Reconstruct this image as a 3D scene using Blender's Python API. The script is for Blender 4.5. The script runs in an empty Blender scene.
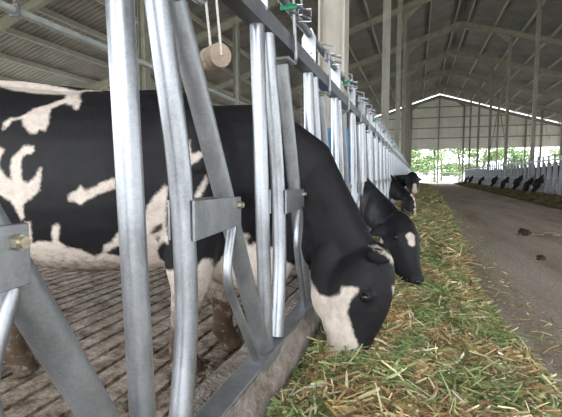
import bpy, bmesh, math, random
import numpy as np
from mathutils import Vector, Matrix, noise
PI = math.pi
rnd = random.Random(7)
S = bpy.context.scene
COL = S.collection

# ------------------------------------------------------------------ helpers
class MB:
    """collects shapes, builds ONE mesh object"""
    def __init__(s): s.v = []; s.f = []
    def box(s, x0, x1, y0, y1, z0, z1):
        n = len(s.v)
        s.v += [(x0,y0,z0),(x1,y0,z0),(x1,y1,z0),(x0,y1,z0),(x0,y0,z1),(x1,y0,z1),(x1,y1,z1),(x0,y1,z1)]
        s.f += [tuple(n+i for i in q) for q in ((3,2,1,0),(4,5,6,7),(0,1,5,4),(1,2,6,5),(2,3,7,6),(3,0,4,7))]
        return s
    def prism(s, prof, a, b, axis='y'):
        """closed profile (list of 2d points) extruded from a to b"""
        n = len(s.v); k = len(prof)
        for t in (a, b):
            for p, q in prof:
                s.v.append((p, t, q) if axis == 'y' else (t, p, q))
        s.f.append(tuple(range(n, n+k))); s.f.append(tuple(range(n+2*k-1, n+k-1, -1)))
        for i in range(k):
            j = (i+1) % k
            s.f.append((n+i, n+k+i, n+k+j, n+j))
        return s
    def bar(s, p, q, w, h, up=(0,0,1)):
        p = Vector(p); q = Vector(q); t = (q-p).normalized(); up = Vector(up)
        a = t.cross(up).normalized()*w/2; b = a.cross(t).normalized()*h/2
        n = len(s.v)
        for c in (p, q):
            for sa, sb in ((-1,-1),(1,-1),(1,1),(-1,1)): s.v.append(tuple(c+a*sa+b*sb))
        s.f += [tuple(n+i for i in r) for r in ((3,2,1,0),(4,5,6,7),(0,1,5,4),(1,2,6,5),(2,3,7,6),(3,0,4,7))]
        return s
    def tube(s, pts, r, seg=12, closed=False, cap=True):
        pts = [Vector(p) for p in pts]; m = len(pts)
        rr = r if isinstance(r, (list, tuple)) else [r]*m
        ref = None; n0 = len(s.v)
        for i, p in enumerate(pts):
            if closed: t = (pts[(i+1) % m]-pts[i-1]).normalized()
            elif i == 0: t = (pts[1]-p).normalized()
            elif i == m-1: t = (p-pts[-2]).normalized()
            else: t = ((pts[i+1]-p).normalized()+(p-pts[i-1]).normalized()).normalized()
            if ref is None:
                ref = Vector((0,0,1)) if abs(t.z) < .8 else Vector((1,0,0))
            a = (ref - t*ref.dot(t)).normalized(); ref = a; b = t.cross(a)
            for k in range(seg):
                g = 2*PI*k/seg
                s.v.append(tuple(p+(a*math.cos(g)+b*math.sin(g))*rr[i]))
        M = m if closed else m-1
        for i in range(M):
            for k in range(seg):
                A = n0+i*seg+k; B = n0+i*seg+(k+1) % seg
                C = n0+((i+1) % m)*seg+(k+1) % seg; D = n0+((i+1) % m)*seg+k
                s.f.append((A, B, C, D))
        if cap and not closed:
            s.f.append(tuple(n0+k for k in reversed(range(seg))))
            s.f.append(tuple(n0+(m-1)*seg+k for k in range(seg)))
        return s
    def loft(s, secs, seg=20):
        """secs: (centre, side vector, up vector, half width, half height)"""
        n0 = len(s.v); m = len(secs)
        for c, sd, up, hw, hh in secs:
            c = Vector(c); sd = Vector(sd).normalized(); up = Vector(up).normalized()
            for k in range(seg):
                g = 2*PI*k/seg
                s.v.append(tuple(c+sd*hw*math.cos(g)+up*hh*math.sin(g)))
        for i in range(m-1):
            for k in range(seg):
                s.f.append((n0+i*seg+k, n0+i*seg+(k+1) % seg, n0+(i+1)*seg+(k+1) % seg, n0+(i+1)*seg+k))
        s.f.append(tuple(n0+k for k in reversed(range(seg))))
        s.f.append(tuple(n0+(m-1)*seg+k for k in range(seg)))
        return s
    def ball(s, c, r, su=12, sv=8):
        c = Vector(c); r = r if isinstance(r, (tuple, list)) else (r, r, r); n0 = len(s.v)
        s.v.append((c.x, c.y, c.z-r[2]))
        for j in range(1, sv):
            t = -PI/2+PI*j/sv
            for k in range(su):
                g = 2*PI*k/su
                s.v.append((c.x+r[0]*math.cos(t)*math.cos(g), c.y+r[1]*math.cos(t)*math.sin(g), c.z+r[2]*math.sin(t)))
        top = len(s.v); s.v.append((c.x, c.y, c.z+r[2]))
        for k in range(su): s.f.append((n0, n0+1+(k+1) % su, n0+1+k))
        for j in range(sv-2):
            for k in range(su):
                a = n0+1+j*su
                s.f.append((a+k, a+(k+1) % su, a+su+(k+1) % su, a+su+k))
        a = n0+1+(sv-2)*su
        for k in range(su): s.f.append((a+k, a+(k+1) % su, top))
        return s
    def build(s, name, mat=None, parent=None, smooth=True, bevel=0, fixn=True):
        me = bpy.data.meshes.new(name); me.from_pydata(s.v, [], s.f); me.update()
        if fixn:
            bm = bmesh.new(); bm.from_mesh(me); bmesh.ops.recalc_face_normals(bm, faces=bm.faces); bm.to_mesh(me); bm.free()
        if mat: me.materials.append(mat)
        if smooth:
            try: me.shade_smooth(); me.set_sharp_from_angle(angle=math.radians(38))
            except Exception: pass
        o = bpy.data.objects.new(name, me); COL.objects.link(o)
        if parent: o.parent = parent
        if bevel:
            b = o.modifiers.new('b', 'BEVEL'); b.width = bevel; b.segments = 2; b.limit_method = 'ANGLE'
        return o

def tag(o, label=None, cat=None, group=None, kind=None):
    if label: o['label'] = label
    if cat: o['category'] = cat
    if group: o['group'] = group
    if kind: o['kind'] = kind
    return o
def empty(name, loc=(0,0,0), rz=0):
    o = bpy.data.objects.new(name, None); o.location = loc; o.rotation_euler = (0,0,rz)
    o.empty_display_size = .1; COL.objects.link(o); return o
def kids(o): return [c for c in COL.objects if c.parent == o]
def copy_tree(o, parent=None, deep=True, skip=()):
    c = o.copy(); COL.objects.link(c); c.parent = parent
    if deep:
        for ch in tree.get(o.name, []):
            if ch.name.split('.')[0] in skip: continue
            k = ch.copy(); COL.objects.link(k); k.parent = c
            for g in tree.get(ch.name, []):
                if g.name.split('.')[0] in skip: continue
                q = g.copy(); COL.objects.link(q); q.parent = k
    return c
tree = {}
def index_tree():
    tree.clear()
    for o in COL.objects:
        if o.parent: tree.setdefault(o.parent.name, []).append(o)

# ------------------------------------------------------------------ materials
def new_mat(name):
    m = bpy.data.materials.new(name); m.use_nodes = True
    nt = m.node_tree; b = nt.nodes['Principled BSDF']
    return m, nt, b
def N(nt, typ, **kw):
    n = nt.nodes.new(typ)
    for k, v in kw.items():
        if k in n.inputs: n.inputs[k].default_value = v
        else: setattr(n, k, v)
    return n
def ramp(nt, stops, src=None):
    r = nt.nodes.new('ShaderNodeValToRGB'); e = r.color_ramp.elements
    while len(e) > len(stops): e.remove(e[-1])
    while len(e) < len(stops): e.new(.5)
    for i, (p, c) in enumerate(stops):
        e[i].position = p; e[i].color = (*c, 1) if len(c) == 3 else c
    if src: nt.links.new(src, r.inputs[0])
    return r
def noisy(name, c0, c1, scale=5, rough=.6, metal=0, bump=0, bscale=None, spec=.5, c2=None, lo=.35, hi=.65, detail=6):
    m, nt, b = new_mat(name)
    tc = N(nt, 'ShaderNodeTexCoord'); n = N(nt, 'ShaderNodeTexNoise', Scale=scale, Detail=detail, Roughness=.6)
    nt.links.new(tc.outputs['Object'], n.inputs['Vector'])
    st = [(lo, c0), (hi, c1)]
    if c2: st = [(lo, c0), ((lo+hi)/2, c2), (hi, c1)]
    r = ramp(nt, st, n.outputs['Fac']); nt.links.new(r.outputs[0], b.inputs['Base Color'])
    b.inputs['Roughness'].default_value = rough; b.inputs['Metallic'].default_value = metal
    b.inputs['Specular IOR Level'].default_value = spec
    if bump:
        n2 = N(nt, 'ShaderNodeTexNoise', Scale=bscale or scale*4, Detail=8)
        nt.links.new(tc.outputs['Object'], n2.inputs['Vector'])
        bp = N(nt, 'ShaderNodeBump', Strength=bump, Distance=.02)
        nt.links.new(n2.outputs['Fac'], bp.inputs['Height']); nt.links.new(bp.outputs[0], b.inputs['Normal'])
    return m
def galvanised(name, a, b_, metal=.75, rough=.38):
    m, nt, b = new_mat(name)
    tc = N(nt, 'ShaderNodeTexCoord')
    v = N(nt, 'ShaderNodeTexVoronoi', Scale=190); n = N(nt, 'ShaderNodeTexNoise', Scale=14, Detail=8, Roughness=.7)
    mp = N(nt, 'ShaderNodeMapping'); mp.inputs['Scale'].default_value = (1,1,.35)
    nt.links.new(tc.outputs['Object'], mp.inputs[0])
    nt.links.new(tc.outputs['Object'], v.inputs['Vector']); nt.links.new(mp.outputs[0], n.inputs['Vector'])
    mx = N(nt, 'ShaderNodeMath', operation='MULTIPLY_ADD'); mx.inputs[1].default_value = .13
    nt.links.new(v.outputs['Color'], mx.inputs[0]); nt.links.new(n.outputs['Fac'], mx.inputs[2])
    r = ramp(nt, [(.4, a), (.8, b_)], mx.outputs[0]); nt.links.new(r.outputs[0], b.inputs['Base Color'])
    r2 = ramp(nt, [(.35, (rough-.08,)*3), (.75, (rough+.14,)*3)], n.outputs['Fac']); nt.links.new(r2.outputs[0], b.inputs['Roughness'])
    b.inputs['Metallic'].default_value = metal
    bp = N(nt, 'ShaderNodeBump', Strength=.12, Distance=.004)
    nt.links.new(mx.outputs[0], bp.inputs['Height']); nt.links.new(bp.outputs[0], b.inputs['Normal'])
    return m

M = {}
M['galv'] = galvanised('galvanised_steel', (.30,.315,.345), (.54,.565,.61), metal=.85, rough=.37)
M['galv_dull'] = galvanised('dull_galvanised_steel', (.25,.26,.275), (.42,.44,.465), metal=.7, rough=.45)
M['galv_dark'] = galvanised('grey_channel_steel', (.19,.20,.215), (.32,.33,.36), metal=.6, rough=.45)
M['pipe'] = noisy('grey_pipe_paint', (.36,.38,.36), (.50,.52,.50), 6, rough=.5)
M['bolt'] = noisy('zinc_bolt', (.45,.40,.30), (.72,.66,.52), 60, rough=.3, metal=.8)
M['green'] = noisy('green_plastic', (.0,.22,.09), (.01,.32,.14), 30, rough=.4)
M['rope'] = noisy('white_rope', (.55,.53,.5), (.78,.76,.72), 200, rough=.9)
M['wood'] = noisy('pale_wood', (.36,.28,.21), (.48,.38,.30), 30, rough=.85, bump=.4, bscale=120)
M['steelbeige'] = noisy('beige_painted_steel', (.42,.38,.33), (.54,.50,.44), 3, rough=.6)
M['steelolive'] = noisy('olive_painted_steel', (.25,.24,.19), (.34,.33,.27), 3, rough=.6)
M['purlin'] = noisy('purlin_steel', (.38,.365,.32), (.47,.45,.40), 3, rough=.6)
M['blue'] = noisy('blue_paint', (.03,.17,.36), (.05,.22,.44), 8, rough=.5)
M['roof'] = noisy('roof_sheet', (.20,.20,.188), (.285,.28,.262), 1.2, rough=.6)
M['wallsheet'] = noisy('wall_sheet', (.72,.71,.66), (.84,.83,.78), .8, rough=.6)
M['kerb'] = noisy('rough_concrete', (.20,.16,.13), (.42,.37,.33), 14, rough=.95, bump=.9, bscale=60, c2=(.30,.26,.23))
M['out_ground'] = noisy('outside_ground', (.30,.32,.27), (.40,.42,.36), .4, rough=.95)
M['pink'] = noisy('pink_skin', (.50,.33,.27), (.66,.48,.41), 20, rough=.6)
M['eye'] = noisy('dark_eye', (.008,.006,.005), (.02,.014,.01), 20, rough=.12)
M['bark'] = noisy('tree_bark', (.12,.10,.08), (.2,.17,.13), 6, rough=.9)
M['twig'] = noisy('dry_stick', (.34,.25,.17), (.52,.41,.30), 20, rough=.9)
M['clod'] = noisy('dark_clod', (.02,.014,.01), (.07,.05,.032), 30, rough=.95, bump=.8, bscale=80)
M['whitebar'] = noisy('white_painted_bar', (.55,.58,.60), (.72,.75,.77), 5, rough=.4, metal=.2)
# lane concrete: greyish, worn, with brown fodder dust along it
def lane_mat():
    m, nt, b = new_mat('lane_concrete'); tc = N(nt, 'ShaderNodeTexCoord')
    n1 = N(nt, 'ShaderNodeTexNoise', Scale=1.3, Detail=8, Roughness=.65)
    n2 = N(nt, 'ShaderNodeTexNoise', Scale=38, Detail=6, Roughness=.7)
    mp = N(nt, 'ShaderNodeMapping'); mp.inputs['Scale'].default_value = (1.6,.28,1)
    nt.links.new(tc.outputs['Object'], mp.inputs[0]); nt.links.new(mp.outputs[0], n1.inputs['Vector'])
    nt.links.new(tc.outputs['Object'], n2.inputs['Vector'])
    r1 = ramp(nt, [(.3, (.37,.275,.20)), (.5, (.56,.475,.405)), (.7, (.67,.60,.54))], n1.outputs['Fac'])
    r2 = ramp(nt, [(.36, (.42,.38,.35)), (.58, (1,1,1))], n2.outputs['Fac'])
    mx = N(nt, 'ShaderNodeMix', data_type='RGBA', blend_type='MULTIPLY'); mx.inputs[0].default_value = .8
    nt.links.new(r1.outputs[0], mx.inputs[6]); nt.links.new(r2.outputs[0], mx.inputs[7])
    nt.links.new(mx.outputs[2], b.inputs['Base Color']); b.inputs['Roughness'].default_value = .75
    bp = N(nt, 'ShaderNodeBump', Strength=.5, Distance=.012)
    nt.links.new(n2.outputs['Fac'], bp.inputs['Height']); nt.links.new(bp.outputs[0], b.inputs['Normal'])
    return m
M['lane'] = lane_mat()
def pen_mat():
    m, nt, b = new_mat('dirty_slats'); tc = N(nt, 'ShaderNodeTexCoord')
    n1 = N(nt, 'ShaderNodeTexNoise', Scale=7, Detail=10, Roughness=.72)
    n2 = N(nt, 'ShaderNodeTexNoise', Scale=26, Detail=8, Roughness=.8)
    for n in (n1, n2): nt.links.new(tc.outputs['Object'], n.inputs['Vector'])
    r1 = ramp(nt, [(.36, (.06,.04,.026)), (.44, (.28,.21,.155)), (.54, (.50,.41,.34)), (.68, (.72,.64,.56))], n1.outputs['Fac'])
    r2 = ramp(nt, [(.40, (.25,.20,.16)), (.56, (1,1,1))], n2.outputs['Fac'])
    mx = N(nt, 'ShaderNodeMix', data_type='RGBA', blend_type='MULTIPLY'); mx.inputs[0].default_value = .85
    nt.links.new(r1.outputs[0], mx.inputs[6]); nt.links.new(r2.outputs[0], mx.inputs[7])
    nt.links.new(mx.outputs[2], b.inputs['Base Color']); b.inputs['Roughness'].default_value = .8
    bp = N(nt, 'ShaderNodeBump', Strength=1, Distance=.02)
    nt.links.new(n1.outputs['Fac'], bp.inputs['Height']); nt.links.new(bp.outputs[0], b.inputs['Normal'])
    return m
M['pen'] = pen_mat()
M['muck'] = noisy('pen_muck', (.07,.045,.03), (.42,.35,.29), 22, rough=.7, bump=1, bscale=70, c2=(.20,.15,.11))
def attr_col(name, attr, rough=.8, bump=0, translucent=0):
    m, nt, b = new_mat(name); a = N(nt, 'ShaderNodeAttribute', attribute_name=attr)
    nt.links.new(a.outputs['Color'], b.inputs['Base Color']); b.inputs['Roughness'].default_value = rough
    b.inputs['Specular IOR Level'].default_value = .25
    return m
M['blades'] = attr_col('fodder_blades', 'tint')
M['leaves'] = attr_col('tree_leaves', 'tint')
M['fodder'] = noisy('fodder_litter', (.08,.065,.035), (.36,.28,.16), 25, rough=.95, bump=.8, bscale=60, c2=(.14,.13,.055))

def cow_mat():
    m, nt, b = new_mat('cow_coat'); L = nt.links.new
    tc = N(nt, 'ShaderNodeTexCoord'); a = N(nt, 'ShaderNodeAttribute', attribute_name='patch')
    d = N(nt, 'ShaderNodeAttribute', attribute_name='dirt')
    k = N(nt, 'ShaderNodeAttribute', attribute_name='skin')
    n1 = N(nt, 'ShaderNodeTexNoise', Scale=45, Detail=5, Roughness=.7); L(tc.outputs['Object'], n1.inputs['Vector'])
    n2 = N(nt, 'ShaderNodeTexNoise', Scale=24, Detail=10, Roughness=.78); L(tc.outputs['Object'], n2.inputs['Vector'])
    ma = N(nt, 'ShaderNodeMath', operation='MULTIPLY_ADD'); ma.inputs[1].default_value = .024; L(n1.outputs['Fac'], ma.inputs[0]); L(a.outputs['Fac'], ma.inputs[2])
    r = ramp(nt, [(.006, (0,0,0)), (.017, (1,1,1))], ma.outputs[0])
    wr = ramp(nt, [(.3, (.55,.44,.37)), (.6, (.80,.71,.64))], n2.outputs['Fac'])
    br = ramp(nt, [(.3, (.006,.006,.008)), (.7, (.016,.015,.018))], n2.outputs['Fac'])
    mx = N(nt, 'ShaderNodeMix', data_type='RGBA'); L(r.outputs[0], mx.inputs[0]); L(br.outputs[0], mx.inputs[6]); L(wr.outputs[0], mx.inputs[7])
    # pink bare skin
    mk = N(nt, 'ShaderNodeMix', data_type='RGBA'); mk.inputs[7].default_value = (.55,.36,.30,1); L(k.outputs['Fac'], mk.inputs[0]); L(mx.outputs[2], mk.inputs[6])
    # dried mud
    md = N(nt, 'ShaderNodeMath', operation='ADD'); L(d.outputs['Fac'], md.inputs[0])
    L(n2.outputs['Fac'], md.inputs[1])
    rd = ramp(nt, [(.98, (0,0,0)), (1.0, (1,1,1))], None); rd.color_ramp.elements[0].position = .72; rd.color_ramp.elements[1].position = .98
    L(md.outputs[0], rd.inputs[0])
    mm = N(nt, 'ShaderNodeMix', data_type='RGBA'); mm.inputs[7].default_value = (.085,.055,.035,1)
    L(rd.outputs[0], mm.inputs[0]); L(mk.outputs[2], mm.inputs[6]); L(mm.outputs[2], b.inputs['Base Color'])
    b.inputs['Roughness'].default_value = .55; b.inputs['Specular IOR Level'].default_value = .3
    mp = N(nt, 'ShaderNodeMapping'); mp.inputs['Scale'].default_value = (60,200,200); L(tc.outputs['Object'], mp.inputs[0])
    nf = N(nt, 'ShaderNodeTexNoise', Scale=1.6, Detail=4); L(mp.outputs[0], nf.inputs['Vector'])
    bp = N(nt, 'ShaderNodeBump', Strength=.35, Distance=.006); L(nf.outputs['Fac'], bp.inputs['Height']); L(bp.outputs[0], b.inputs['Normal'])
    return m
M['cow'] = cow_mat()

# ------------------------------------------------------------------ camera
# lane floor is z = 0; lane runs along +y; left feed rail at x = -0.53
CZ = .90; F = 410.0
cam_d = bpy.data.cameras.new('camera'); cam = bpy.data.objects.new('camera', cam_d); COL.objects.link(cam)
cam_d.sensor_width = 36; cam_d.lens = 36*F/562; cam_d.clip_start = .02; cam_d.clip_end = 400
yaw = math.atan(135/F); pitch = math.atan(33.5/F)
cam.location = (0, 0, CZ); cam.rotation_euler = (PI/2-pitch, 0, yaw)
S.camera = cam

# ------------------------------------------------------------------ building
RX = 2.2; ZR = 9.6; SL = .31; HW = 17.0          # ridge x, ridge height, slope, half width
Y0 = -8.10; BAY = 5.65; YE = 3.36+8*BAY           # unseen rear bay added to shade the near end; frames at 3.36 + 5.65 k
def roof_z(x): return ZR - SL*abs(x-RX)

fl = MB().box(-.46, 4.62, -8, 52, -.25, 0).build('floor', M['lane'], smooth=False); tag(fl, 'worn grey brown concrete feed lane down the middle of the barn', 'floor', kind='structure')
# slatted pen floors: one grooved slab per side
def slatted(name, x0, x1, label):
    pr = [(x0, -.25)]; x = x0
    while x < x1-.15:
        pr += [(x, -.02), (x+.098, -.02), (x+.102, -.05), (x+.121, -.05)]; x += .125
    pr += [(x, -.02), (x1, -.02), (x1, -.25)]
    o = MB()
    k = len(pr); n = 0
    ys = [-8, 52]
    for t in ys:
        for p, q in pr: o.v.append((p, t, q))
    for i in range(k-1): o.f.append((i, k+i, k+i+1, i+1))
    o.f.append((0, k-1, 2*k-1, k))
    o = o.build(name, M['pen'], smooth=False); tag(o, label, 'floor', kind='structure'); return o
slatted('floor_left', -16, -.62, 'dirty grooved concrete floor under the left row of cows')
slatted('floor_right', 4.78, 20.6, 'dirty grooved concrete floor behind the right fence')
g = MB().box(-120, 120, -60, 200, -.6, -.26).build('ground', M['out_ground'], smooth=False); tag(g, 'pale open ground outside the barn', 'ground', kind='structure')
g = MB().box(-60, 90, 52, 56, -.25, -.02).build('ground', M['out_ground'], smooth=False); tag(g, 'bright apron past the far end of the lane', 'ground', kind='structure')

def kerb(name, x0, x1, label):
    m = MB(); ny = 340; nz = 5
    prof = [(x0, -.25), (x0, .10), (x0+.006, .25), (x0+.02, .262), ((x0+x1)/2, .264), (x1-.022, .262), (x1-.016, .215), (x1, .19), (x1, .1), (x1, -.25)]
    k = len(prof)
    for i in range(ny):
        t = i/(ny-1); y = -3+ (55)*t**2.2
        for p, q in prof:
            a = noise.noise(Vector((p*9, y*9, q*9)))*.012
            m.v.append((p+a*(.8 if abs(p-(x0+x1)/2) > .03 else 0), y, q+noise.noise(Vector((p*14, y*8, 5)))*.007*(q > .1)))
    for i in range(ny-1):
        for j in range(k-1): m.f.append((i*k+j, (i+1)*k+j, (i+1)*k+j+1, i*k+j+1))
    m.f.append(tuple(range(k))); m.f.append(tuple((ny-1)*k+j for j in reversed(range(k))))
    o = m.build(name, M['kerb']); tag(o, label, 'kerb', kind='structure')
kerb('trim_1', -.625, -.447, 'rough concrete kerb under the near left feed fence')
kerb('trim_2', 4.60, 4.785, 'concrete kerb under the far right feed fence')

# roof: folded sheet (real ribs) with purlins as parts
def roof_sheet(y0, y1):
    m = MB(); rib = .19; y = y0; prof = []
    while y < y1:
        prof += [(y, 0), (y+.12, 0), (y+.138, .032), (y+.172, .032)]; y += rib
    prof.append((y1, 0))
    xs = [RX-HW, RX, RX+HW]
    for lay in (0, .012):
        for x in xs:
            for yy, dz in prof: m.v.append((x, yy, roof_z(x)+dz+.20+lay))
    k = len(prof)
    for lay in (0, 1):
        b0 = lay*3*k
        for s in (0, 1):
            for i in range(k-1): m.f.append((b0+s*k+i, b0+s*k+i+1, b0+(s+1)*k+i+1, b0+(s+1)*k+i))
    o = m.build('ceiling', M['roof'], smooth=False, fixn=False)
    return o
roof = roof_sheet(Y0-.6, YE+.5)
tag(roof, 'grey corrugated gable roof seen from below', 'ceiling', kind='structure')
for side in (-1, 1):
    for j in range(13):
        x = RX+side*(.35+j*1.38)
        z = roof_z(x)+.10
        m = MB()
        pr = [(-.03,-.09),(.03,-.09),(.03,-.078),(-.018,-.078),(-.018,.078),(.03,.078),(.03,.09),(-.03,.09)]
        m.prism([(x+side*p, z+q) for p, q in pr], Y0-.5, YE+.4)
        m.build('purlin', M['purlin'], roof, smooth=False)
MB().prism([(RX-.45, roof_z(RX-.45)+.245), (RX, ZR+.25), (RX+.45, roof_z(RX+.45)+.245), (RX+.45, roof_z(RX+.45)+.27), (RX, ZR+.30), (RX-.45, roof_z(RX-.45)+.27)], Y0-.6, YE+.5).build('ridge_cap', M['roof'], roof, smooth=False)

# portal frames
def ibeam(m, p, q, d, w, up=(0,1,0), t=.02):
    """I section from p to q, web depth d, flange width w; 'up' is the flange-width direction"""
    p = Vector(p); q = Vector(q); T = (q-p).normalized(); W = Vector(up); D = T.cross(W).normalized()
    for sgn in (-1, 1): m.bar(p+D*sgn*(d/2-t/2), q+D*sgn*(d/2-t/2), t, w, up=W)
    m.bar(p, q, t, d-t, up=D)
XL, XR, XLL, XRR = -.66, 4.72, -6.6, 10.6
for k in range(-2, 9):
    y = 3.36+BAY*k
    fr = empty('roof_frame', (RX, y, 0))
    names = ['unseen one added behind the viewer for shade', 'first one behind the viewer', 'first from the viewer', 'second from the viewer', 'third from the viewer', 'fourth from the viewer', 'fifth from the viewer', 'sixth from the viewer', 'seventh from the viewer', 'last before the end wall', 'against the far end wall']
    tag(fr, 'steel portal frame with rafters and columns, ' + names[k+2], 'roof frame', 'portal frames along the barn')
    def loc(x, z): return (x-RX, 0, z)
    for s in (-1, 1):
        m = MB(); xe = RX+s*HW*.985
        ibeam(m, loc(RX, ZR-.16), loc(xe, roof_z(xe)-.16), .30, .16)
        m.bar(loc(RX, ZR-.42), loc(RX+s*1.5, roof_z(RX+s*1.5)-.30), .02, .12, up=(0,1,0))
        m.build('rafter', M['steelolive'], fr, smooth=False)
    for x, w in ((XL, .21 if k < 1 else .15), (XR, .15), (XLL, .2), (XRR, .15)):
        if k == 0 and x > 0: pass
        m = MB(); top = roof_z(x)-.30
        p = loc(x, -.05); q = loc(x, top)
        ibeam(m, p, q, w, w, up=(0,1,0), t=.016)
        m.box(p[0]-.15, p[0]+.15, -.15, .15, -.06, .0)
        near = k in (0, -1, -2) and x == XL
        c = m.build('column', M['steelbeige'] if near else M['steelolive'], fr, smooth=False)
        if x in (XL, XR):
            s = 1 if x < RX else -1     # haunch between column and rafter
            MB().prism([(p[0]+s*.06, top-.42), (p[0]+s*.06, top), (p[0]+s*.72, roof_z(x+s*.72)-.31), (p[0]+s*.70, roof_z(x+s*.70)-.36)], -.01, .01).build('haunch', M['steelolive'], fr, smooth=False)
        if k == 0 and x == XL:
            mb = MB(); mb.box(p[0]-.125, p[0]+.125, -.125, .125, 0, 1.27)
            tag(mb.build('painted_base', M['blue'], c, smooth=False), 'blue painted lower part of the column')
# wall bracing between columns of the right row (crossed rods)
for k, xx in ((4, XR), (3, XRR), (5, XL)):
    ya, yb = 3.36+BAY*k, 3.36+BAY*(k+1)
    t = empty('cross_brace', (xx, (ya+yb)/2, 0))
    tag(t, {4: 'crossed steel rods between two columns along the right feed fence', 3: 'crossed steel rods between outer columns behind the right pen', 5: 'crossed steel rods high between far left columns'}[k], 'brace', 'crossed wall braces')
    h = BAY/2-.1; z1 = roof_z(xx)-.6; z0 = 2.6
    MB().tube([(0,-h,z0),(0,h,z1)], .028, 8).build('rod', M['steelolive'], t)
    MB().tube([(.06,-h,z1),(.06,h,z0)], .028, 8).build('rod', M['steelolive'], t)

# far end wall: ribbed sheets hung below the rafters with a gap of daylight
WB = 3.75
def end_wall():
    m = MB(); y = YE+.12; x = RX-HW; prof = []
    xs = []
    while x < RX+HW:
        xs += [(x, 0), (x+.17, 0), (x+.20, .035), (x+.27, .035)]; x += .30
    xs = [(a, b) for a, b in xs if roof_z(a) > WB+.7]
    for a, dy in xs:
        m.v.append((a, y+dy, WB)); m.v.append((a, y+dy, roof_z(a)+.02))
    for i in range(len(xs)-1): m.f.append((2*i, 2*i+2, 2*i+3, 2*i+1))
    o = m.build('wall_far', M['wallsheet'], smooth=False, fixn=False)
    sd = o.modifiers.new('s', 'SOLIDIFY'); sd.thickness = .006
    tag(o, 'pale ribbed sheet gable wall closing the upper part of the far end', 'wall', kind='structure')
    z = WB+.05
    while z < ZR-.8:
        hw = (ZR-.35-z)/SL; hw = min(hw, HW-.2)
        MB().box(RX-hw, RX+hw, y-.12, y-.04, z-.05, z+.05).build('girt', M['steelolive'] if z > WB+.3 else M['wallsheet'], o, smooth=False)
        z += 1.12
    for xx in (-9.6, -3.6, 2.2, 8.0, 13.8):
        MB().box(xx-.07, xx+.07, y-.20, y-.06, 0, roof_z(xx)-.3).build('post', M['steelolive'], o, smooth=False)
end_wall()

# railing across the far end
rl = empty('end_railing', (2.1, YE+.9, 0)); tag(rl, 'pale horizontal bar railing across the bright far opening', 'railing')
for z in (.35, .75, 1.15): MB().tube([(-12, 0, z), (14, 0, z)], .035, 8).build('rail', M['whitebar'], rl)
for i in range(10): MB().box(-12+i*2.88-.04, -12+i*2.88+.04, .04, .12, -.28, 1.25).build('post', M['whitebar'], rl, smooth=False)

# service pipe left of the fence
pipe = MB().tube([(-4.05, -4, 2.62), (-4.05, 46, 2.62)], .045, 12).build('service_pipe', M['pipe'])
tag(pipe, 'long horizontal grey pipe hanging above the left cows', 'pipe')
for k in range(9):
    y = 3.36+BAY*k
    MB().tube([(-4.05, y, 2.64), (-4.05, y, roof_z(-4.05)-.3)], .008, 6).build('hanger_rod', M['galv_dull'], pipe)
    MB().box(-4.11, -3.99, y-.02, y+.02, 2.56, 2.68).build('clamp', M['galv_dark'], pipe, smooth=False)

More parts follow.
